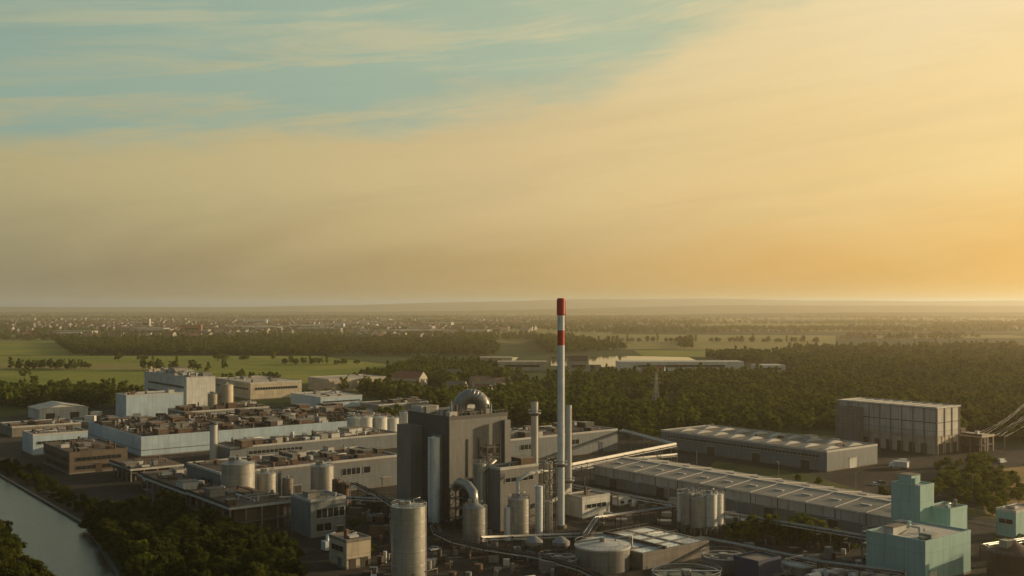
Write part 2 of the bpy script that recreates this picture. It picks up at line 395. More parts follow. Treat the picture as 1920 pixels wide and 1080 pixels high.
silo('process_silo',-11.5,381,2.4,23,'sil'); silo('white_silo',9.2,366,1.35,17.5,'swhite',rail=False); silo('process_silo',12.5,368,1.0,12,'sil',rail=False); silo('process_silo',-1.5,361,1.1,11,'swhite',rail=False)
silo('storage_silo',-30.3,312,5,21,'sil',cone=.06)
b=B(); b.pipe([(-20,372,16),(-18,368,18.5),(-15,362,18.5),(-13,357,17),(-12.6,354.5,13)],1.6,'steel',14); b.pipe([(-11,379,4),(-11,379,20),(-6,383,24)],.8,'steel',10)
b.pipe([(2,370,3),(2,370,19),(6,372,21),(15,380,21)],.7,'trim',10); b.pipe([(14,383,9),(17,390,9),(21.8,408,9)],.8,'steel',10); b.obj('process_duct')
silo('storage_silo',-106.8,416,6.4,18,'sil'); silo('storage_silo',-97.7,424,3.9,12.8,'sil'); silo('storage_silo',-78,438,4.7,13.6,'sil'); silo('storage_silo',-71,431,1.7,9,'rust',rail=False); silo('storage_silo',-67.5,429,2,8,'rust',rail=False)
silo('storage_silo',-90,428,2.2,10,'conc',rail=False)
for x,y,r,h in ((-90,611,4.5,15),(-84.5,613,4.6,15),(-77,618,5,14.5),(-70,622,4,13.5),(-63,628,3.4,16)): silo('storage_silo',x,y,r,h,'white',cone=.08)
for i,(x,y,r) in enumerate(((61.7,374,2.3),(65,377,2.3),(64.7,370.5,2.5),(69,371,2.2),(71.9,375,2.4),(61,380,2.2))): silo('storage_silo',x,y,r,13.8-(i%3)*.6,'white' if i>2 else 'sil',legs=True)

# ---------------------------------------------------------------- halls
hall('workshop_hall',(-115,421),83,35.6,13,'bgrey','rbrown','trim',n=60,wins=[('a',54,7,63,9.6),('a',64.5,7,68,9.6),('b',8,8,20,9.2)],doors=[('a',30,35,5,'dark'),('a',74,78,4,'grey')],bands=((11.2,12.4,'grey'),))
hall('office_building',(-68.7,364),13.5,15,12.7,'bgrey','rgrey','trim',n=3,wins=[('a',2,6.5,13,9.5),('a',2,2,8,4.5)],doors=[('a',10,12.5,3,'dark')])
hall('pump_house',(-49.8,321),8.4,10.9,8.5,'beige','rgrey','conc',n=4,wins=[('b',2,5,9,6.5)],doors=[('a',1,3.2,3,'dark'),('a',5,7.4,3,'dark'),('b',3,5.4,3,'grey')])
hall('paper_machine_hall',(-193.7,557),158,91,10.3,'blue','rbrown','blue',n=380,ks=('rbrown','rust','rust','dark','steel','trim','rbrown'),big=1.25,doors=[('a',40,45,5,'white')],bands=((3.2,3.7,'bgrey'),))
hall('storage_hall',(-141,533),100,24,8,'bgrey','rbrown','trim',n=60,ks=('rbrown','steel','sil','white','trim'),big=1.2,wins=[('a',10,4,40,5.5)])
hall('office_building',(-252,561),28,21.6,11,'blue','rgrey','trim',n=8,wins=[('a',2,6,26,7.4)])
hall('brick_workshop',(-207.5,500),27,45,10,'brown','rbrown','brown',n=16,wins=[('a',3,6,24,7.6),('a',3,2,24,3.6),('b',3,6,40,7.6),('b',3,2,40,3.6)],doors=[('a',12,15,4,'dark')])
hall('brick_workshop',(-276,520),22,26,9,'conc','rbrown','brown',n=8,wins=[('a',3,4,20,5.6)])
def canopy(name,P,w,d,h,k='trim',rm='rbrown',wall=True,step=6):
    e=root(name,P[0],P[1],ANG); b=B(); b.box(0,0,h-.9,w,d,h,k,rm); b.obj('roof_slab',e); b=B()
    y=.6
    while y<d: 
        b.box(.3,y,0,.9,y+.6,h-.92,'conc'); b.box(w-.9,y,0,w-.3,y+.6,h-.92,'conc'); y+=step
    x=step
    while x<w-1: b.box(x,.3,0,x+.6,.9,h-.92,'conc'); x+=step
    b.obj('columns',e); b=B()
    if wall: b.box(3,3,0,w-1.2,d-1,h-.92,'brown'); b.box(.2,.2,3.8,w-.2,d-.2,4.1,'conc')
    b.box(.1,.1,h,.25,d,h+1,'dark'); b.obj('inner_walls',e)
    b=B(); clutter(b,2,2,w-2,d-2,h,int(w*d/60)); b.obj('rooftop_equipment',e)
canopy('loading_shed',(-97.5,368),23,40,9.7); canopy('loading_shed',(-122.3,400.1),16,48,9.2); canopy('open_canopy',(-171,478),24.6,30,6)
canopy('open_canopy',(-150,450),20,24,5.5)
hall('white_hall',(-263,727),40,22,17.5,'blue','rlight','trim',n=10,doors=[('a',5,10,5,'bgrey')])
hall('tall_mill_building',(-238,780),22,90,26,'white','rlight','trim',n=50,ks=('trim','sil','steel','rtan'),big=1.6,wins=[('b',5,12,80,13.5),('b',5,18,80,19.5)])
hall('long_beige_hall',(-218,889),47,78,14,'beige','rtan','trim',n=12,wins=[('a',4,8,43,10),('b',4,8,70,9.5)])
hall('long_beige_hall',(-165,960),60,40,12,'beige','rtan','trim',n=6)
hall('low_blue_hall',(-145,808),36,50,9,'blue','rlight','trim',n=10,wins=[('a',2,5,34,6)])
hall('low_store',(-95,760),46,26,8,'bgrey','rbrown','trim',n=18)
hall('low_store',(-215,700),60,30,9,'conc','rbrown','trim',n=40,big=1.3)
hall('arched_store',(-322,727),32,30,8,'white','rlight','trim',gable=3,doors=[('a',4,10,5,'dark'),('a',20,26,5,'dark')])
hall('low_store',(-300,640),40,30,6,'conc','rbrown','trim',n=20)
silo('beige_silo',-198,740,4.5,24,'beige'); silo('beige_silo',-206,735,3.6,18,'beige')
hall('machine_hall',(-5.4,533),80,35,11.6,'bgrey','rbrown','trim',n=40,wins=[('a',12,6,20,8.4),('a',46,6,52,8.4)],doors=[('a',66,69,6,'navy')])
e=hall('long_warehouse',(129,355),34,150,8.6,'grey','rwh','trim',gable=1.6,doors=[('b',10+14*i,14+14*i,4.2,'dark' if i%2 else 'bgrey') for i in range(10)],bands=((4.6,8.1,'wpanel'),))
b=B()
for i in range(0,13):
    y=i*12.5
    b.beam((-.4,y,8.75),(17,y,10.38),.28,'trim'); b.beam((17,y,10.38),(34.4,y,8.75),.28,'trim')
    if i<12:
        b.box(-.12,y-.1,4.4,-.045,y+.25,8.1,'dark'); b.box(8,y+4,9.4,9.2,y+8,9.75,'trim'); b.box(25,y+4,9.4,26.2,y+8,9.75,'trim')
b.box(16.6,0,10.2,17.4,150,10.5,'trim'); b.obj('roof_seams',e)
e=hall('skylight_warehouse',(150,508),41.6,109,9.6,'bgrey','rgrey','trim',n=8,wins=[('b',4,6.4,104,7.4)],doors=[('b',10,15,4.5,'dark'),('b',40,45,4.5,'dark'),('b',70,75,4.5,'dark'),('a',18,24,5,'white')])
b=B()
for i in range(9):
    y=5+i*11.7
    for x0 in (5,24):
        pts=[(x0+13*t,9.6+1.3*math.sin(math.pi*t)) for t in [j/8 for j in range(9)]]
        for j in range(8):
            p,q=pts[j],pts[j+1]; b.face([(p[0],y,p[1]),(q[0],y,q[1]),(q[0],y+2,q[1]),(p[0],y+2,p[1])],'trim',True)
        b.face([(p[0],y,p[1]) for p in pts],'trim'); b.face([(p[0],y+2,p[1]) for p in pts],'trim')
b.obj('skylights',e)
e=root('high_bay_store',225,565,ANG); b=B()
b.box(0,0,9.5,23,61,24.6,'wpanel','rtan'); b.obj('upper_walls',e)
b=B(); b.box(.5,.5,0,22.5,60.5,9.45,'beige'); 
for i in range(8): b.box(.3,6+7*i,0,.48,9.5+7*i,5.5,'dark')
for i in range(3): b.box(3+7*i,.3,0,6.5+7*i,.48,5.5,'dark')
b.obj('lower_walls',e); b=B()
for i in range(10):
    y=i*6.74; b.box(-.35,y,0,-.02,y+.5,24.4,'conc')
for i in range(4): b.box(i*7.4,-.35,0,i*7.4+.5,-.02,24.4,'conc')
b.box(-.5,-.5,24.4,23.3,.3,25.2,'trim'); b.box(-.5,60.7,24.4,23.3,61.4,25.2,'trim'); b.box(-.5,.3,24.4,.3,60.7,25.2,'trim'); b.box(22.7,.3,24.4,23.3,60.7,25.2,'trim')
b.box(-.1,0,16.6,-.03,61,17,'dark'); b.box(0,-.1,16.6,23,-.03,17,'dark'); b.obj('columns_and_cornice',e)
b=B(); b.box(-4,44,0,-.6,60,22,'conc','rgrey')
for y in range(3,60,6): b.box(2,y,24.61,21,y+.6,25.0,'trim')
b.obj('annex',e)
canopy('lean_to_shed',(252,572),14,22,9,'rtan','rtan')
hall('teal_process_building',(117,302),24.6,19,12.4,'teal','rlight','teal',n=8,ks=('teal','trim','steel'),doors=[('a',2,6,4,'white')])
hall('teal_tower',(127,332),8,10,23,'teal','rlight','teal',n=3,ks=('teal','steel'))
hall('teal_tower',(136,331),10,8,16,'teal','rgrey','teal',n=3,ks=('teal','steel'))
hall('teal_kiosk',(171,362),15,7,9.4,'teal','rtan','trim',n=2,wins=[('b',1,5,6,6.5)])
silo('brown_tank',146.5,312,7,7.5,'rust',cone=.2)
hall('navy_shed',(70,303),10,9,6.5,'navy','rgrey','navy')
hall('control_room',(26,395),14,10,8,'white','rgrey','trim',n=2,wins=[('a',2,4,12,5.4)])
hall('site_container',(42,420),9,4,3.2,'swhite','rlight','trim',wins=[('a',1,1.2,3,2.3),('a',5,1.2,7,2.3)])
hall('site_container',(33,428),9,4,3,'swhite','rlight','trim',wins=[('a',1,1.2,3,2.3)])
frame_tower('steel_access_tower',110,322,9,5,11,'steel')
# water treatment
e=root('settling_basin',39.3,320.5,ANG); b=B(); W,D=29.6,27.7; ts=.9
b.box(0,0,0,W,D,4.0,'conc')
for i in range(4): b.box(i*(W-ts)/3,0,4.0,i*(W-ts)/3+ts,D,5,'conc')
for j in range(5):
    for i in range(3): b.box(i*(W-ts)/3+ts,j*(D-ts)/4,4.0,(i+1)*(W-ts)/3,j*(D-ts)/4+ts,5,'conc')
b.obj('tank_walls',e)
mw,nt=newmat('process_water'); tc=nt.n('ShaderNodeTexCoord').outputs['Object']
finish(nt,nt.mix(nt.mr(nt.noise(tc,.25,4),.35,.65),(.76,.78,.74,1),(.54,.56,.52,1)),.10,0,nt.noise(tc,2,2),.1,.05,spec=.8); M['pwater']=mw  # near-white base colour paints the sky reflection into the water
b=B()
for i in range(3):
    for j in range(4): b.face([(i*(W-ts)/3+ts,j*(D-ts)/4+ts,4.75),((i+1)*(W-ts)/3,j*(D-ts)/4+ts,4.75),((i+1)*(W-ts)/3,(j+1)*(D-ts)/4,4.75),(i*(W-ts)/3+ts,(j+1)*(D-ts)/4,4.75)],'pwater')
b.obj('water_surface',e)
b=B()
for j in (0,2,4):
    y=j*(D-ts)/4+.3; b.beam((0,y,6),(W,y,6),.07,'steel')
    for i in range(16): b.beam((i*W/15,y,5),(i*W/15,y,6),.07,'steel')
b.beam((10,0,5.4),(10,D,5.4),.8,'dark'); b.obj('walkways',e)
def clarifier(x,y,r,h,closed=False):
    e=root('round_tank' if closed else 'clarifier_tank',x,y); b=B(); n=40
    b.cyl(0,0,0,h,r,'conc' if not closed else 'steel',n=n,cap=False)
    if closed: b.cyl(0,0,h,h+.9,r+.3,'trim',r*.1,n=n); b.cyl(0,0,h-.5,h,r+.3,'trim',n=n,cap=False); b.cyl(0,0,h+.9,h+2,.9,'steel',n=12)
    else:
        b.cyl(0,0,0,h,r-.5,'conc',n=n,cap=False)
        for j in range(n):
            a,c=2*math.pi*j/n,2*math.pi*(j+1)/n
            b.face([(r*math.cos(a),r*math.sin(a),h),(r*math.cos(c),r*math.sin(c),h),((r-.5)*math.cos(c),(r-.5)*math.sin(c),h),((r-.5)*math.cos(a),(r-.5)*math.sin(a),h)],'trim')
        b.cyl(0,0,h-.9,h-.8,r-.51,'water',n=n); b.cyl(0,0,h-.8,h+.6,1.4,'steel',n=14); b.cyl(0,0,h-.8,h-.3,r*.55,'trim',r*.55,n=n,cap=False)
        b.box(-r,-.6,h+.1,r,.6,h+.3,'steel'); b.beam((-r,.6,h+1.2),(r,.6,h+1.2),.07,'steel'); b.beam((-r,-.6,h+1.2),(r,-.6,h+1.2),.07,'steel')
    b.obj('tank',e); b=B(); ring(b,0,0,h+1.1,r+.1,.05,'steel',32)
    for j in range(32):
        a=j*math.pi/16; b.beam(((r+.1)*math.cos(a),(r+.1)*math.sin(a),h),((r+.1)*math.cos(a),(r+.1)*math.sin(a),h+1.1),.05,'steel')
    if closed:
        b.beam((0,0,h+1.8),(-r,-r*.3,h+1.2),.5,'steel'); b.pipe([(r*.5,r*.3,h),(r*.5,r*.3,h+1.5),(r+1.2,r*.6,h+1.5),(r+1.2,r*.6,0)],.3,'steel',8)
    b.obj('railing',e)
m,nt=newmat('river_water'); g=nt.n('ShaderNodeNewGeometry').outputs['Position']
finish(nt,nt.mix(nt.mr(nt.noise(g,.06,4),.4,.65),(.014,.018,.014,1),(.035,.036,.028,1)),.14,0,nt.m('ADD',nt.noise(nt.mapv(g,(1,1,1)),.7,5,.65),nt.noise(g,.12,3)),.6,.3,spec=.35); M['water']=m
m,nt=newmat('lake_water'); g=nt.n('ShaderNodeNewGeometry').outputs['Position']
finish(nt,(.03,.035,.03,1),.05,0,nt.noise(g,.5,2),.02,.02,spec=.9); M['lake']=m
clarifier(27.5,324,8.3,7,True); clarifier(49.5,303,9.8,4); clarifier(64,323,6.6,4); clarifier(14,322,6,3.4); clarifier(86,318,5,3,True)
for x,y in ((7,338),(15.5,337)):
    e=root('cone_hopper',x,y); b=B(); b.cyl(0,0,1,4,1.0,'steel',2.8,n=20); b.cyl(0,0,4,5,2.8,'steel',n=20); b.cyl(0,0,5,6.6,2.8,'steel',.5,n=20); b.obj('hopper',e)
    b=B(); 
    for a in range(4): b.beam((2.4*math.cos(a*1.57),2.4*math.sin(a*1.57),0),(2.4*math.cos(a*1.57),2.4*math.sin(a*1.57),4.4),.25,'dark')
    b.obj('legs',e)
rack('pipe_rack',[(20,438),(60,392),(114,336),(125,322)],6,3.5,4)
rack('pipe_rack',[(60,392),(30,372),(24,345)],5,3,4)
rack('pipe_bridge',[(22,455),(80,526)],10,3,2,'trim',14,.7,'steel')
rack('pipe_bridge',[(80,526),(60,585)],10,3,2,'trim',14,.6,'steel')
rack('pipe_bridge',[(25,470),(48,500),(80,520)],6,2,2,'trim',14,.5,'steel')
rack('pipe_rack',[(-27,372),(-25,358),(-18,345),(-8,335),(8,325),(20,310),(27,296)],3,3,4,'dark',7,.35,'rust')
rack('pipe_rack',[(-95,405),(-60,405),(-32,398)],6,3,4)
rack('pipe_rack',[(-64,432),(-50,405),(-42,385),(-40,360)],7,3,4,'dark')
rack('pipe_rack',[(110,300),(90,312),(70,335),(60,345)],4,2.5,4)
rack('pipe_rack',[(146,330),(175,345),(200,350)],5,3,4)
rack('pipe_rack',[(-10,345),(20,350),(50,352)],4,3,4)
b=B()
for i in range(10):
    x=84+i*3.2; y=306+R.uniform(-3,5); b.pipe([(x,y,2.2),(x+4,y+2,2.2)],1.0,'swhite',12); b.box(x+.4,y-.3,0,x+.8,y+.5,1.4,'dark')
b.obj('air_duct_units')
b=B()
for _ in range(260):
    x=R.uniform(-45,110); y=R.uniform(298,362)
    if (19<x<75 and 295<y<362) or (-37<x<-24 and y<320): continue
    k=R.choice(('steel','rust','dark','trim','conc','grey','dark','rust')); t=R.random()
    if t<.45: a,c,h=R.uniform(.4,1.6),R.uniform(.4,1.6),R.uniform(.6,2.4); b.box(x-a,y-c,0,x+a,y+c,h,k)
    elif t<.75: b.cyl(x,y,0,R.uniform(1.5,4),R.uniform(.5,1.3),k,n=14)
    else: b.pipe([(x,y,0),(x,y,2),(x+R.uniform(-8,8),y+R.uniform(-8,8),2)],.22,k,6)
for _ in range(110):
    x=R.uniform(-75,-32); y=R.uniform(365,425)
    if x<-50 and y<392: continue
    k=R.choice(('steel','rust','dark','brown','conc','rust','dark')); a,c,h=R.uniform(.5,3),R.uniform(.5,3),R.uniform(1,5); b.box(x-a,y-c,0,x+a,y+c,h,k)
for _ in range(60):
    x=R.uniform(25,110); y=R.uniform(385,430)
    if abs((x-20)*1.16-(438-y))<6 or (x-36)*.79+(y-473)*.62>-4 : continue
    k=R.choice(('steel','trim','conc','beige')); a,c,h=R.uniform(.5,2.5),R.uniform(.5,2.5),R.uniform(.6,2.6); b.box(x-a,y-c,0,x+a,y+c,h,k)
for _ in range(90):
    x=R.uniform(-300,-60); y=R.uniform(640,800)
    k=R.choice(('steel','trim','conc','beige','rust','white')); a,c,h=R.uniform(1,4),R.uniform(1,4),R.uniform(1,5); b.box(x-a,y-c,0,x+a,y+c,h,k)
b.obj('yard_equipment')
for x,y in ((60,410),(95,415),(118,425),(145,450),(120,480),(90,520),(-40,350),(0,345),(100,335),(190,440),(-130,470),(30,440)):
    e=root('street_lamp',x,y,R.uniform(0,6)); b=B(); b.cyl(0,0,0,9,.14,'steel',.08,n=8); b.obj('pole',e); b=B(); b.beam((0,0,8.9),(1.6,0,9.2),.12,'steel'); b.box(1.3,-.2,9.1,2.2,.2,9.3,'dark'); b.obj('lamp_head',e)
e=root('air_handling_unit',-60,343,ANG); b=B(); b.box(0,0,.6,7,3,3.4,'swhite'); b.pipe([(1.5,1.5,3.4),(1.5,1.5,5),(4,1.5,5.4),(5.5,1.5,3.4)],.6,'swhite',12); b.box(7,.4,.6,9,2.6,2.6,'trim'); b.obj('casing',e)
for kd,x,y,r,p in (('van',192,531,.4,'car_white'),('van',197,536,.4,'car_white'),('truck',188,518,2.4,'car_white'),('car',160,470,.4,'car_silver'),('car',164,474,.4,'car_dark'),('van',262,522,.2,'car_white'),('van',246,536,.6,'car_white'),('car',255,528,.5,'car_blue'),('car',58,425,-.9,'car_red'),('car',62,421,-.9,'car_white'),('truck',88,440,-.9,'car_white'),('car',66,417,-.9,'car_dark'),('van',-52,355,.6,'car_white'),('car',-25,346,.7,'car_silver'),('truck',148,422,-.9,'car_blue'),('car',130,445,-.9,'car_white')):
    vehicle(kd,x,y,r,p)

# ---------------------------------------------------------------- terrain
def ground_mat(name,cols,sc=.01,fields=False):
    m,nt=newmat(name); g=nt.n('ShaderNodeNewGeometry').outputs['Position']
    n1=nt.noise(g,sc,8,.6,.4); n2=nt.noise(g,sc*12,6,.65); n3=nt.noise(g,.8,3,.6)
    f=nt.m('ADD',nt.m('MULTIPLY',n1,.6),nt.m('MULTIPLY',n2,.4))
    c=nt.ramp(f,[(.34,cols[0]),(.47,cols[1]),(.56,cols[2]),(.68,cols[3])])
    if fields:
        v=nt.n('ShaderNodeTexVoronoi',feature='F1'); nt.put(v.inputs['Vector'],nt.mapv(g,(1,.42,1),(0,0,.25))); v.inputs['Scale'].default_value=.0016
        sp=nt.n('ShaderNodeSeparateColor'); nt.put(sp.inputs[0],v.outputs['Color'])
        fc=nt.ramp(sp.outputs[0],[(0,(.025,.04,.012,1)),(.38,(.035,.05,.015,1)),(.44,(.12,.15,.03,1)),(.62,(.16,.18,.04,1)),(.66,(.26,.22,.06,1)),(.85,(.30,.25,.08,1)),(1,(.08,.11,.03,1))],'LINEAR')
        spg=nt.n('ShaderNodeSeparateXYZ'); nt.put(spg.inputs[0],g)
        far=nt.mr(spg.outputs[1],1500,2600)
        c=nt.mix(far,c,nt.mix(nt.mr(n2,.3,.6,.6,1),(.03,.035,.015,1),fc))
    c=nt.mix(nt.m('MULTIPLY',nt.mr(n3,.4,.7),.25),c,(.02,.02,.012,1))
    finish(nt,c,.95,0,n3,.4,.1,spec=.1); M[name]=m
ground_mat('ground_grass',[(.03,.045,.012,1),(.05,.07,.017,1),(.07,.085,.02,1),(.11,.10,.035,1)],.008,True)
ground_mat('asphalt',[(.028,.024,.02,1),(.048,.04,.032,1),(.075,.062,.048,1),(.12,.098,.07,1)],.02)
ground_mat('meadow',[(.13,.16,.026,1),(.20,.22,.035,1),(.28,.26,.045,1),(.34,.29,.06,1)],.007)
ground_mat('wheat_field',[(.20,.18,.05,1),(.26,.22,.065,1),(.30,.24,.08,1),(.18,.18,.05,1)],.006)
ground_mat('dry_ground',[(.18,.13,.05,1),(.32,.21,.08,1),(.42,.27,.10,1),(.24,.18,.08,1)],.02)
ground_mat('road_asphalt',[(.05,.05,.05,1),(.06,.058,.055,1),(.075,.07,.065,1),(.06,.06,.06,1)],.05)
ground_mat('verge_grass',[(.05,.06,.02,1),(.08,.09,.025,1),(.12,.11,.035,1),(.20,.16,.06,1)],.05)
m,nt=newmat('hill_forest'); g=nt.n('ShaderNodeNewGeometry').outputs['Position']
finish(nt,nt.mix(nt.mr(nt.noise(g,.0012,8,.65),.4,.65),(.018,.026,.010,1),(.07,.075,.03,1)),.95,spec=.1); M['hill']=m
def sheet(name,poly,z,k):
    b=B(); b.face([(p[0],p[1],z) for p in poly],k); return b.obj(name)
sheet('ground',[(-32000,-3000),(32000,-3000),(32000,34000),(-32000,34000)],0,'ground_grass')
sheet('factory_yard_pavement',[(-300,600),(-236,494),(-150,385),(-112,345),(-62,300),(-40,200),(230,200),(200,395),(205,500),(270,520),(300,560),(270,620),(130,650),(40,660),(-60,740),(-100,830),(-330,830),(-400,640)],.03,'asphalt')
sheet('dry_field',[(180,405),(205,470),(228,512),(255,528),(420,565),(420,380),(240,330)],.06,'dry_ground')
sheet('grass_verge',[(92,508),(187,386),(198,396),(150,455),(140,500),(104,545)],.05,'verge_grass')
sheet('grass_verge',[(72,362),(112,348),(118,354),(76,378)],.05,'verge_grass')
sheet('meadow',[(-1100,960),(-430,960),(-180,1090),(-150,1300),(-160,1400),(-300,1640),(-1300,1640)],.1,'meadow')
sheet('meadow',[(-1500,1660),(-660,1660),(-700,1800),(-900,2300),(-1900,2300)],.12,'meadow')
sheet('wheat_field',[(-900,1330),(-420,1290),(-380,1400),(-900,1480)],.2,'wheat_field')
sheet('wheat_field',[(60,1900),(560,1850),(820,2700),(100,2850)],.12,'wheat_field')
sheet('meadow',[(200,1620),(420,1600),(520,1840),(210,1840)],.14,'meadow')
for i,(x,y,w_,d_) in enumerate(((-1900,4700,500,500),(-1500,2600,300,120),(-900,5600,700,400),(300,5200,900,350),(1200,4200,400,250),(900,3300,250,160),(-250,2800,180,130),(1900,6000,900,500),(-2600,6800,900,600),(1050,2600,220,130))):
    sheet('field',[(x-w_,y-d_),(x+w_*.9,y-d_*.8),(x+w_,y+d_),(x-w_*.8,y+d_*.9)],.5,'meadow' if i%2==0 else 'wheat_field')
sheet('lake',[(50,1380),(120,1350),(255,1400),(265,1600),(170,1640),(60,1620)],.3,'lake')
sheet('lake',[(-55,1450),(0,1430),(10,1600),(-50,1610)],.3,'lake')
fb=[(-520,860),(-330,610),(-236,492),(-152,381),(-117,314),(-92,250),(-70,150),(-40,0)]
nb=[(-555,838),(-352,594),(-258,474),(-176,364),(-148,324),(-123,288),(-100,243),(-82,140),(-52,-10)]
sheet('river',fb+nb[::-1],.08,'water')
b=B()
for i in range(len(fb)-1):
    p,q=fb[i],fb[i+1]; b.beam((p[0]+.6,p[1]+.4,.2),(q[0]+.6,q[1]+.4,.2),1.2,'dark')
    if i<2: b.beam((p[0]+3,p[1]+2,1.2),(q[0]+3,q[1]+2,1.2),.12,'dark')
b.obj('quay_wall')
e=root('access_road',0,0); rp=[(70,545),(80,508),(190,367),(215,330),(240,260)]
b=B();bm=B();bk=B()
for i in range(len(rp)-1):
    p,q=Vector((*rp[i],0)),Vector((*rp[i+1],0)); d=(q-p).normalized(); n_=Vector((-d.y,d.x,0)); z=Vector((0,0,.07+.004*i))
    b.face([p+n_*4+z,p-n_*4+z,q-n_*4+z,q+n_*4+z],'road_asphalt')
    for s_ in (1,-1): bk.beam(p+n_*4.1*s_+Vector((0,0,.08)),q+n_*4.1*s_+Vector((0,0,.08)),.2,'conc')
    t=0; ln=(q-p).length
    while t<ln-3:
        a=p+d*t; c=p+d*(t+3); zz=z+Vector((0,0,.006)); bm.face([a+n_*.08+zz,a-n_*.08+zz,c-n_*.08+zz,c+n_*.08+zz],'trim'); t+=7
b.obj('surface',e); bm.obj('lane_markings',e); bk.obj('kerbs',e)
# hills
b=B()
def ridge(D,depth,prof,dx=250,seed=0):
    rr=random.Random(seed); rows=5; n=int(2*prof[0]/dx); W=prof[0]; vs=[]
    ph=[rr.uniform(0,6) for _ in range(6)]
    for j in range(rows):
        t=j/(rows-1); y=D+depth*t
        for i in range(n+1):
            x=-W+i*dx; h=prof[1](x)*math.sin(math.pi*min(.5,t*.9)) if t<1 else prof[1](x)*.9
            h*=1+.10*math.sin(x/1900+ph[0])+.06*math.sin(x/830+ph[1])+.03*math.sin(x/310+ph[2]+t)
            vs.append((x,y+400*math.sin(x/2500+ph[3]),h-2 if t>0 else -5))
    i0=len(b.v); b.v+=vs
    for j in range(rows-1):
        for i in range(n):
            a=i0+j*(n+1)+i; b.f.append((a,a+1,a+n+2,a+n+1)); b.m.append(b.mi('hill')); b.sm.append(True)
sm=lambda a,c,x: (lambda t:t*t*(3-2*t))(max(0,min(1,(x-a)/(c-a))))
ridge(12500,3500,(12000,lambda x:45+90*sm(-4000,1000,x)),180,1)
ridge(8500,2500,(8500,lambda x:8+55*sm(-1500,2500,x)),150,2)
ridge(6000,1500,(6000,lambda x:3+22*sm(0,2200,x)),120,5)
b.obj('distant_hills')

# ---------------------------------------------------------------- town
M['hroof']=clad('clay_roof',(.27,.11,.065,1),0,1,grime=.2); M['render']=clad('rendered_wall',(.38,.33,.26,1),0,1,grime=.3)
b=B(); RT=random.Random(3)
def house(x,y,a,w,d,h,wk,rk,flat=False):
    c,s=math.cos(a),math.sin(a); T=lambda u,v,z:(x+u*c-v*s,y+u*s+v*c,z)
    p=[(-w,-d),(w,-d),(w,d),(-w,d)]
    for i in range(4):
        q,r=p[i],p[(i+1)%4]; b.face([T(*q,0),T(*r,0),T(*r,h),T(*q,h)],wk)
    if flat: b.face([T(*q,h) for q in p],rk)
    else:
        g=h+d*.8
        b.face([T(-w,-d,h),T(w,-d,h),T(w,0,g),T(-w,0,g)],rk); b.face([T(w,d,h),T(-w,d,h),T(-w,0,g),T(w,0,g)],rk)
        b.face([T(w,-d,h),T(w,d,h),T(w,0,g)],wk); b.face([T(-w,d,h),T(-w,-d,h),T(-w,0,g)],wk)
    if RT.random()<.8:
        for v in (-d-.02,): b.face([T(-w*.7,v,h*.4),T(w*.7,v,h*.4),T(w*.7,v,h*.65),T(-w*.7,v,h*.65)],'glass')
for _ in range(1500):
    D=RT.uniform(2350,4800); u=RT.triangular(-.48,-.03,-.32)
    if RT.random()<.3: D=RT.uniform(3000,5400); u=RT.uniform(-.47,.02)
    if mn.noise(Vector((u*D/350,D/500,1)))<-.08: continue
    house(u*D,D,RT.uniform(-1,.6),RT.uniform(6,13),RT.uniform(5,8),RT.uniform(5,10),RT.choice(('render','beige','render','render','render')),RT.choice(('hroof','hroof','hroof','rbrown','rgrey')))
for _ in range(160):
    D=RT.uniform(3300,7000); u=RT.uniform(.0,.5)
    if mn.noise(Vector((u*D/500,D/700,6)))<.12: continue
    house(u*D,D,RT.uniform(-1,.6),RT.uniform(7,15),RT.uniform(5,9),RT.uniform(5,10),'render',RT.choice(('hroof','rbrown','rgrey')))
for _ in range(90):
    D=RT.uniform(2400,5200); u=RT.uniform(-.43,-.03)
    if RT.random()<.5: u=RT.uniform(-.24,-.04); D=RT.uniform(2700,4800)
    house(u*D,D,RT.uniform(-.4,.4),RT.uniform(20,70),RT.uniform(8,22),RT.uniform(7,14),RT.choice(('white','beige','render','render')),'rlight',True)
house(-.343*3300,3300,.1,12,10,34,'beige','rlight',True); house(-.3*2900,2900,.1,26,9,24,'hroof','rgrey',True); house(-.24*3900,3900,.1,40,12,24,'white','rlight',True)
b.obj('distant_town')
def bld(name,*a):
    global b
    b=B(); house(*a); b.obj(name)
bld('long_white_hall',202,1290,.03,75,16,11,'white','rlight',True)
bld('white_hall',300,1250,.1,16,14,9,'white','rlight',True)
bld('beige_hall',12,1290,.0,30,12,11,'beige','rtan',True)
bld('beige_hall',-20,1330,.0,20,12,14,'beige','rtan',True)
for x,y,w,d,h in ((78,1270,12,8,12),(92,1200,8,6,7),(-30,1010,10,6,7),(-10,990,9,6,7),(5,1030,8,6,7),(-50,960,9,6,6),(-100,1040,16,8,8),(-25,930,7,5,6),(15,950,8,5,6),(160,1180,9,6,7),(-60,1100,10,6,8)):
    bld('detached_house',x,y,R.uniform(-.6,.6),w,d,h,R.choice(('render','beige')),R.choice(('hroof','rbrown','rgrey')))

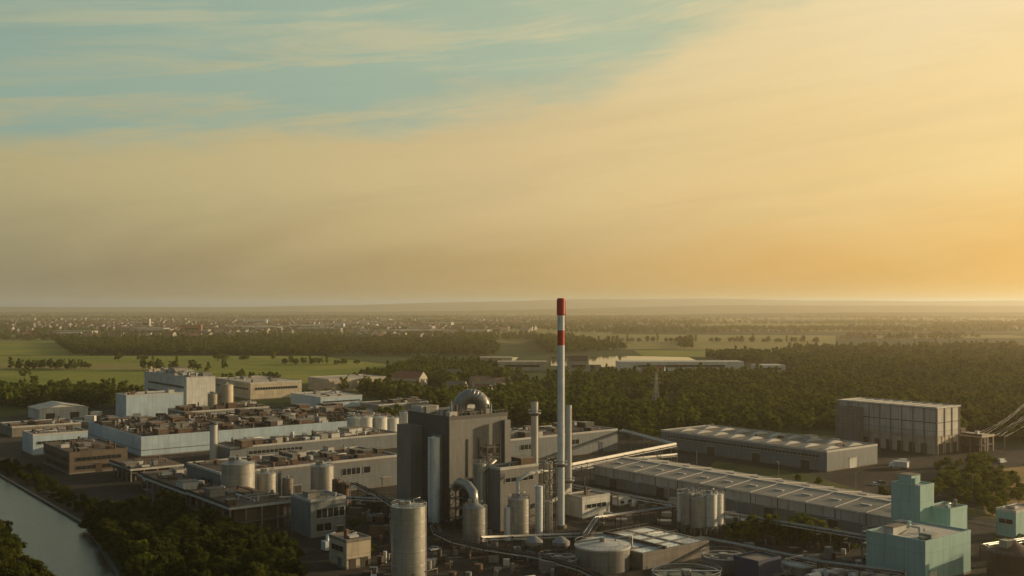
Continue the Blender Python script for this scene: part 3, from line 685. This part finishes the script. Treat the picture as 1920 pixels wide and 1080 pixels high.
def pylon(x,y,h,w=3.0,k='steel',t=.35):
    e=root('power_pylon',x,y,.5); b=B(); c=[(-1,-1),(1,-1),(1,1),(-1,1)]; n=8
    W=lambda z:w*(1-.85*z/h)
    for i in range(4): b.beam((c[i][0]*w,c[i][1]*w,0),(c[i][0]*w*.15,c[i][1]*w*.15,h),t,k)
    for j in range(n):
        z0,z1=h*j/n,h*(j+1)/n
        for i in range(4):
            p,q=c[i],c[(i+1)%4]; b.beam((p[0]*W(z0),p[1]*W(z0),z0),(q[0]*W(z1),q[1]*W(z1),z1),t*.5,k); b.beam((q[0]*W(z0),q[1]*W(z0),z0),(p[0]*W(z1),p[1]*W(z1),z1),t*.5,k)
    b.obj('lattice',e); b=B()
    for z in (.72,.84,.95): b.beam((-w*2*(1.3-z)*2,0,h*z),(w*2*(1.3-z)*2,0,h*z),t*1.2,k)
    b.obj('crossarms',e)
pylon(352,700,32); pylon(112,830,26,2.2)
e=root('power_cables',0,0); b=B()
for i in range(7):
    p=Vector((258+i*2.2,596-i*1.5,7)); q=Vector((347+i*1.8,703-i*1.4,24+(i%3)*3)); pts=[]
    for j in range(13):
        t=j/12; v=p.lerp(q,t); v.z-=7*math.sin(math.pi*t)*.55; pts.append(v)
    b.pipe(pts,.09,'trim',4)
b.obj('cables',e); b=B()
for i in (0,6): b.beam((258+i*2.2,596-i*1.5,0),(258+i*2.2,596-i*1.5,8),.4,'steel')
b.beam((258,596,7.5),(271.2,587,7.5),.4,'steel'); b.obj('gantry',e)

# ---------------------------------------------------------------- trees
def leafmat(name,c1,c2):
    m,nt=newmat(name); oi=nt.n('ShaderNodeObjectInfo').outputs['Random']; g=nt.n('ShaderNodeNewGeometry').outputs['Position']
    f=nt.m('MULTIPLY_ADD',nt.noise(g,.35,2),.5,nt.m('MULTIPLY',oi,.7)); c=nt.mix(nt.mr(f,.3,.9,smooth=False),c1,c2)
    c=nt.mix(nt.mr(nt.noise(g,.012,3),.4,.65,0,.5),c,nt.mix(1.0,c,(1.3,1.05,.6,1),'MULTIPLY'))
    d=nt.n('ShaderNodeBsdfDiffuse'); nt.put(d.inputs[0],c); t=nt.n('ShaderNodeBsdfTranslucent'); nt.put(t.inputs[0],nt.mix(.5,c,(.17,.19,.02,1)))
    x=nt.n('ShaderNodeMixShader'); x.inputs[0].default_value=.38; nt.put(x.inputs[1],d.outputs[0]); nt.put(x.inputs[2],t.outputs[0])
    o=nt.n('ShaderNodeOutputMaterial'); nt.put(o.inputs[0],x.outputs[0]); M[name]=m
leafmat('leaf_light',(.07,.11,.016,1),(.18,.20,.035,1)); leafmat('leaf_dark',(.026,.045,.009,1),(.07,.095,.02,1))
leafmat('bank_leaf_light',(.035,.05,.012,1),(.065,.078,.018,1)); leafmat('bank_leaf_dark',(.013,.02,.007,1),(.026,.034,.011,1))  # darker copies of the leaf colours, bank shade painted in
M['bark']=clad('bark',(.07,.05,.035,1),0,1)
def tree_mesh(name,seed,H,nl,size,nlobe,shape='round',pre=''):
    r=random.Random(seed); b=B()
    b.pipe([(0,0,0),(r.uniform(-.2,.2),0,H*.3),(r.uniform(-.4,.4),r.uniform(-.3,.3),H*.6),(0,0,H*.85)],[H*.028,H*.022,H*.014,H*.004],'bark',6)
    lob=[]
    for i in range(nlobe):
        t=(i+.5)/nlobe
        if shape=='round':
            z=H*(.28+.62*t); rad=H*.40*math.sqrt(max(.05,1-((z/H-.52)/.48)**2))
        else: z=H*(.2+.75*t); rad=H*.20*(1-t*.8)
        a=i*2.4+r.uniform(-.5,.5); q=rad*r.uniform(.35,.95)
        lr=H*(.155 if shape=='round' else .11)*r.uniform(.65,1.35)*(1.1-.4*t)
        lob.append((q*math.cos(a),q*math.sin(a),z,lr))
        if i%2==0: b.pipe([(0,0,z*.6),(q*.5*math.cos(a),q*.5*math.sin(a),z*.82),(q*math.cos(a),q*math.sin(a),z)],[H*.011,H*.007,H*.003],'bark',4)
    for i in range(nl):
        x,y,z,lr=lob[i%nlobe]; v=Vector((r.gauss(0,1),r.gauss(0,1),r.gauss(0,1))).normalized()
        rr=lr*(r.random()**.45)*1.12; p=Vector((x,y,z))+Vector((v.x*rr,v.y*rr,v.z*rr*.8))
        nrm=(v+Vector((r.gauss(0,.6),r.gauss(0,.6),r.gauss(0,.6)+.3))).normalized()
        a=nrm.orthogonal().normalized(); a=(Matrix.Rotation(r.uniform(0,6.28),3,nrm)@a); c=nrm.cross(a); s_=size*r.uniform(.5,1.2)
        k=pre+('leaf_light' if (i%nlobe)%3==0 or v.z>.45 else 'leaf_dark')  # lobe tops get the lighter leaf, painted backlight; every third lobe just varies
        b.face([p+a*s_*.6,p+c*s_*.38,p-a*s_*.6,p-c*s_*.38],k)
    me=bpy.data.meshes.new(name); me.from_pydata(b.v,[],b.f)
    for k in b.mats: me.materials.append(M[k])
    me.polygons.foreach_set('material_index',b.m); return me
near=[tree_mesh('deciduous_tree_mesh',i,10,2600,.62,14+i*2) for i in range(4)]
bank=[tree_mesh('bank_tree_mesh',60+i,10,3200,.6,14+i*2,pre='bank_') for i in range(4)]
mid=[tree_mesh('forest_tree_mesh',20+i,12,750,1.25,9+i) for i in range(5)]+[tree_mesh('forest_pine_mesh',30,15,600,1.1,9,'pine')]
far=[tree_mesh('far_tree_mesh',40+i,12,130,2.6,6) for i in range(3)]
def coll(name,ms):
    c=bpy.data.collections.new(name)
    for m_ in ms: c.objects.link(bpy.data.objects.new(m_.name,m_))
    return c
CM=coll('forest_tree_kinds',mid); CF=coll('far_tree_kinds',far); CN=coll('bank_tree_kinds',bank); CS=coll('shrub_kinds',near)
def scatter_obj(name,pts,col,smin,smax,seed):
    me=bpy.data.meshes.new(name); me.from_pydata(pts,[],[]); o=bpy.data.objects.new(name,me); scn.collection.objects.link(o)
    ng=bpy.data.node_groups.new(name+'_nodes','GeometryNodeTree')
    ng.interface.new_socket('Geometry',in_out='INPUT',socket_type='NodeSocketGeometry'); ng.interface.new_socket('Geometry',in_out='OUTPUT',socket_type='NodeSocketGeometry')
    N=ng.nodes.new; gi=N('NodeGroupInput'); go=N('NodeGroupOutput'); mp=N('GeometryNodeMeshToPoints'); ip=N('GeometryNodeInstanceOnPoints'); ci=N('GeometryNodeCollectionInfo')
    ci.inputs['Collection'].default_value=col; ci.inputs['Separate Children'].default_value=True; ci.inputs['Reset Children'].default_value=True
    rv=N('FunctionNodeRandomValue'); rv.data_type='FLOAT_VECTOR'; rv.inputs[0].default_value=(0,0,0); rv.inputs[1].default_value=(.08,.08,6.28); rv.inputs['Seed'].default_value=seed
    rs=N('FunctionNodeRandomValue'); rs.data_type='FLOAT_VECTOR'; rs.inputs[0].default_value=(smin,smin,smin*.85); rs.inputs[1].default_value=(smax,smax,smax); rs.inputs['Seed'].default_value=seed+5
    K=ng.links.new; K(gi.outputs[0],mp.inputs[0]); K(mp.outputs[0],ip.inputs['Points']); K(ci.outputs[0],ip.inputs['Instance']); ip.inputs['Pick Instance'].default_value=True
    K(rv.outputs[0],ip.inputs['Rotation']); K(rs.outputs[0],ip.inputs['Scale']); K(ip.outputs[0],go.inputs[0])
    md=o.modifiers.new('scatter','NODES'); md.node_group=ng; return o
def inpoly(x,y,p):
    c=False;j=len(p)-1
    for i in range(len(p)):
        if (p[i][1]>y)!=(p[j][1]>y) and x<(p[j][0]-p[i][0])*(y-p[i][1])/(p[j][1]-p[i][1])+p[i][0]: c=not c
        j=i
    return c
holes=[(202,1265,90,70),(300,1220,30,50),(12,1250,45,65),(160,1490,115,150),(-22,1515,50,110),(78,1235,22,55),(92,1175,18,45),(-30,985,18,45),(-5,970,30,40),(-60,940,20,40),(-25,910,15,35),(-100,1010,30,50),(20,1080,20,60),(180,980,45,18),(120,900,30,14),(250,900,25,30),(380,1050,50,30),(420,850,40,18),(300,800,30,12),(520,1150,50,30)]
halls=[]
for o in bpy.data.objects:
    if o.type=='MESH' and o.parent and o.name.startswith('roof') and abs(o.parent.rotation_euler[2]-ANG)<.01:
        xs=[v.co.x for v in o.data.vertices]; ys=[v.co.y for v in o.data.vertices]; halls.append((o.parent.location.x,o.parent.location.y,max(xs)+5,max(ys)+5))
halls.append((225,565,28,66))
def onhall(x,y):
    c,s=math.cos(ANG),math.sin(ANG)
    for hx,hy,w,d in halls:
        dx,dy=x-hx,y-hy; u=dx*c+dy*s; v=-dx*s+dy*c
        if -5<u<w and -5<v<d: return True
    return False
def fill(poly,sp,keep=1.0,gap=0,rnd=None,hol=True):
    rnd=rnd or R; xs=[p[0] for p in poly]; ys=[p[1] for p in poly]; out=[]; y=min(ys)
    while y<max(ys):
        x=min(xs)
        while x<max(xs):
            px,py=x+rnd.uniform(-.5,.5)*sp,y+rnd.uniform(-.5,.5)*sp
            if inpoly(px,py,poly) and rnd.random()<keep and (gap==0 or mn.noise(Vector((px/70,py/70,3)))>gap-.5) and not onhall(px,py):
                if not(hol and any(((px-h[0])/h[2])**2+((py-h[1])/h[3])**2<1.3 for h in holes)): out.append((px,py,0))
            x+=sp
        y+=sp
    return out
p=fill([(25,680),(90,640),(215,668),(262,640),(300,600),(420,600),(480,700),(800,1300),(330,1340),(290,1130),(-20,1110),(-30,800)],8.5,.95,.18)
p+=fill([(330,1340),(800,1300),(1150,2000),(480,1850)],12,.85,.36)
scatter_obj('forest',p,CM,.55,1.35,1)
p=fill([(-300,1660),(-20,1640),(-40,2300),(-600,2300)],12,.85,.3)+fill([(-690,1680),(-300,1660),(-600,2250),(-940,2200)],10,.95)+fill([(200,1850),(60,1680),(40,2400),(130,2400)],13,.8)
p+=fill([(280,1400),(330,1400),(420,1600),(290,1600)],12,.9)
p+=fill([(100,2240),(640,2180),(640,2205),(100,2270)],12,.6,.3)+fill([(300,1900),(320,1900),(380,2240),(350,2240)],12,.7)
scatter_obj('woodland',p,CM,.8,1.4,2)
p=fill([(-180,1010),(-110,890),(-50,740),(40,665),(30,800),(0,1330),(-130,1400),(-140,1120)],8.5,.95,.2)
p+=fill([(-420,830),(-330,800),(-290,880),(-300,930),(-420,950),(-640,950),(-520,860)],8.5,.95,.25)
p+=fill([(-450,1285),(-290,1265),(-290,1290),(-450,1305)],12,.7,.3)+fill([(-620,1290),(-520,1290),(-520,1330),(-620,1330)],11,.8)+fill([(-330,1060),(-230,1050),(-230,1075),(-330,1090)],10,.7,.3)
p+=fill([(-300,1400),(-160,1400),(-200,1420),(-300,1425)],12,.6)+fill([(-900,1160),(-500,1130),(-500,1142),(-900,1175)],12,.35)+fill([(-560,1480),(-300,1500),(-300,1512),(-560,1495)],12,.5)
p+=fill([(-110,700),(-60,690),(-50,720),(-100,740)],8,.7)
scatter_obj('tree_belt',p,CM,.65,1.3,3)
RF=random.Random(11); p=[]
for _ in range(200):
    D=RF.uniform(2300,7500); x=RF.uniform(-.5,.55)*D; l=RF.uniform(150,700)*(D/3500); a=RF.uniform(-.12,.12); w=RF.uniform(12,70)
    n_=int(l*w/(320 if D<4500 else 700))
    if x<-.03*D and D<4800: n_=int(n_*.7)
    for _ in range(min(n_,220)): t=RF.uniform(-.5,.5)*l; s_=RF.uniform(-.5,.5)*w; p.append((x+t,D+s_+t*a,0))
for _ in range(1900):
    D=RF.uniform(2300,4800); p.append((RF.uniform(-.48,-.02)*D,D,0))
p=[q for q in p if not inpoly(q[0],q[1],[(60,1900),(560,1850),(820,2700),(100,2850)])]
scatter_obj('distant_trees',p,CF,.7,1.3,4)
p=fill([(-156,388),(-128,404),(-101,366),(-80,352),(-66,325),(-58,285),(-90,262),(-115,318),(-150,378)],4.6,.97,hol=False)
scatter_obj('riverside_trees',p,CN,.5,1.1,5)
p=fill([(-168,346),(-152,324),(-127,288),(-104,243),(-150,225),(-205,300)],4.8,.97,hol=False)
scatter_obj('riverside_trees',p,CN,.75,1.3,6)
p=fill([(-330,606),(-236,498),(-152,388),(-146,392),(-228,506),(-322,612)],4,.8,hol=False)+fill([(-182,362),(-149,321),(-154,320),(-190,360)],3,.9,hol=False)
scatter_obj('bank_shrubs',p,CN,.25,.5,9)
p=fill([(176,425),(205,478),(222,505),(232,500),(214,440),(190,410)],5,.7,hol=False)+fill([(140,442),(150,425),(176,400),(186,404),(158,440)],5,.5,hol=False)+fill([(270,545),(330,585),(420,600),(420,560),(330,550)],6,.7,hol=False)
p+=fill([(150,340),(168,355),(200,372),(200,340),(160,322)],5,.5,hol=False)+fill([(74,372),(112,352),(114,346),(72,364)],3.2,.8,hol=False)+fill([(198,520),(240,548),(250,540),(205,508)],5,.6,hol=False)
scatter_obj('shrubs',p,CS,.2,.6,8)
def tree(x,y,s_,i=0):
    o=bpy.data.objects.new('deciduous_tree',near[i%4]); o.location=(x,y,0); o.rotation_euler=(0,0,R.uniform(0,6)); o.scale=(s_*1.05,s_*1.05,s_); scn.collection.objects.link(o)
for i,(x,y,s_) in enumerate(((83,366,.8),(88,362,.9),(93,359,.75),(98,363,.9),(79,360,.7),(103,357,.85),(90,370,.7),(108,354,.6),
  (178,445,.8),(184,453,.95),(190,461,.9),(197,456,.8),(203,470,1.0),(208,481,.9),(214,492,.9),(197,478,.8),(186,438,.8),(220,502,1.0),(226,512,.9),(171,438,.7),(163,446,.65),(193,436,.8),(180,425,.7),(205,447,.8),(212,465,.9),(188,412,.7),(182,404,.8),
  (-170,720,1.0),(-176,728,.9),(-88,640,.9),(-40,720,1.2),(-72,705,.8),(135,470,.4),(128,478,.4),(-150,875,1.1),(-230,865,1.0),(-56,380,.4),(-45,340,.4),(120,430,.35),(-8,600,.9),(-2,606,1.0),(4,612,.9),(12,618,1.0),(20,622,1.1),(88,600,1.0),(96,612,1.0),(80,612,.9),(72,620,1.1),(-112,322,.9),(-124,340,.8),(-136,360,.8),(-104,300,1.0))): tree(x,y,s_,i)

# ---------------------------------------------------------------- light, sky, haze
SAZ,SEL=math.radians(70),math.radians(11)
sd=Vector((math.sin(SAZ)*math.cos(SEL),math.cos(SAZ)*math.cos(SEL),math.sin(SEL)))
sl=bpy.data.lights.new('sun','SUN'); sl.energy=5; sl.angle=math.radians(.6); sl.color=(1,.74,.42)
so=bpy.data.objects.new('sun',sl); so.rotation_euler=(-sd).to_track_quat('-Z','Y').to_euler(); so.location=(300,200,300); scn.collection.objects.link(so)
w=bpy.data.worlds.new('World'); scn.world=w; w.use_nodes=True; nt=NT(w.node_tree)
tc=nt.n('ShaderNodeTexCoord').outputs['Generated']
sp=nt.n('ShaderNodeSeparateXYZ'); nt.put(sp.inputs[0],tc); X,Y,Z=sp.outputs
dt=nt.n('ShaderNodeVectorMath',operation='DOT_PRODUCT'); nt.put(dt.inputs[0],tc); dt.inputs[1].default_value=(math.sin(math.radians(66))*math.cos(SEL),math.cos(math.radians(66))*math.cos(SEL),math.sin(SEL))
t=nt.m('MULTIPLY_ADD',dt.outputs['Value'],.5,.5)
P=lambda v:v*.5+.5
hor=nt.ramp(t,[(0,S(85,88,85)),(P(-.03),S(146,136,106)),(P(.2),S(166,144,102)),(P(.41),S(188,155,98)),(P(.62),S(222,172,96)),(P(.78),S(242,186,94)),(1,S(255,225,150))])
mid_=nt.ramp(t,[(0,S(92,102,108)),(P(-.03),S(184,170,124)),(P(.2),S(200,181,130)),(P(.41),S(218,191,137)),(P(.62),S(238,206,142)),(P(.78),S(252,217,145)),(1,S(255,240,190))])
top=nt.ramp(t,[(0,S(72,92,105)),(P(-.03),S(178,182,150)),(P(.2),S(194,190,152)),(P(.41),S(216,202,157)),(P(.62),S(240,217,164)),(P(.78),S(252,226,172)),(1,S(255,240,200))])
teal=nt.ramp(t,[(0,S(65,90,105)),(P(-.03),S(144,168,152)),(P(.2),S(152,175,156)),(P(.41),S(165,184,159)),(P(.62),S(190,198,162)),(P(.78),S(225,212,165)),(1,S(240,225,180))])
zc=nt.m('MAXIMUM',Z,.0)
vec=nt.n('ShaderNodeCombineXYZ'); nt.put(vec.inputs[0],X); nt.put(vec.inputs[1],nt.m('MULTIPLY',Y,.3)); nt.put(vec.inputs[2],nt.m('MULTIPLY',Z,3.2))
rv=nt.mapv(vec.outputs[0],(1,1,1),(0,math.radians(22),0))
nz=nt.noise(rv,3.2,7,.55,.8); nz2=nt.noise(rv,9,6,.6,.5)
zz=nt.m('MULTIPLY_ADD',nt.m('SUBTRACT',nz,.5),.10,zc)
c=nt.mix(nt.mr(zz,0.0,.13),hor,mid_); c=nt.mix(nt.mr(zz,.13,.27),c,top)
bd=nt.ramp(nt.m('ADD',X,.5),[(.0,(.125,)*3),(.25,(.135,)*3),(.36,(.155,)*3),(.46,(.18,)*3),(.60,(.195,)*3),(.66,(.225,)*3),(.75,(.255,)*3),(.95,(.42,)*3)])
edge=nt.m('SUBTRACT',nt.m('MULTIPLY_ADD',nt.m('SUBTRACT',nz2,.5),.05,nt.m('MULTIPLY_ADD',nt.m('SUBTRACT',nz,.5),.08,Z)),bd)
mask=nt.mr(edge,-.012,.03)
wis=nt.mr(nt.noise(nt.mapv(rv,(.7,1,2.2),loc=(3.1,0,1.7)),5,8,.65,.7),.44,.64)
mask=nt.m('MULTIPLY',mask,nt.m('MULTIPLY_ADD',wis,-.55,.93))
c=nt.mix(mask,c,teal)
soft=nt.mr(nt.noise(nt.mapv(rv,(.6,1,2.6),loc=(7,0,2)),4,8,.64,.4),.42,.68)
c=nt.mix(nt.m('MULTIPLY',soft,.26),c,nt.mix(1.0,c,(.76,.79,.84,1),'MULTIPLY'))
c=nt.mix(nt.mr(Z,.30,.75),c,S(84,104,116))
sc=nt.n('ShaderNodeVectorMath',operation='SCALE'); nt.put(sc.inputs[0],c); sc.inputs[3].default_value=10.0
sky=nt.n('ShaderNodeTexSky'); sky.sky_type='NISHITA'; sky.sun_disc=False; sky.sun_elevation=SEL; sky.sun_rotation=SAZ; sky.dust_density=3.0
c=nt.mix(.08,sc.outputs[0],sky.outputs[0])
bg=nt.n('ShaderNodeBackground'); nt.put(bg.inputs[0],c); bg.inputs[1].default_value=.1
o=nt.n('ShaderNodeOutputWorld'); nt.put(o.inputs[0],bg.outputs[0])
def haze(name,col,dens,an,bx):
    m,nt=newmat(name); vs=nt.n('ShaderNodeVolumeScatter'); vs.inputs['Color'].default_value=col; vs.inputs['Density'].default_value=dens; vs.inputs['Anisotropy'].default_value=an
    o=nt.n('ShaderNodeOutputMaterial'); nt.put(o.inputs['Volume'],vs.outputs[0]); M[name]=m
    b=B(); b.box(*bx,name); b.obj(name)
haze('near_haze',(1,.84,.6,1),1/11500,.55,(-20000,-2500,-6,20000,1345,160))
haze('far_haze',(.88,.70,.45,1),1/6500,.5,(-20000,1347,-6,20000,33000,160))

cam=bpy.data.cameras.new('camera'); co=bpy.data.objects.new('camera',cam); scn.collection.objects.link(co)
co.location=(0,0,80); co.rotation_euler=(math.radians(90),0,0); cam.sensor_width=36; cam.lens=36*2000/1920; cam.shift_y=30/1920
cam.clip_end=80000; cam.clip_start=1; scn.camera=co
scn.view_settings.view_transform='Standard'; scn.view_settings.look='None'; scn.view_settings.exposure=0
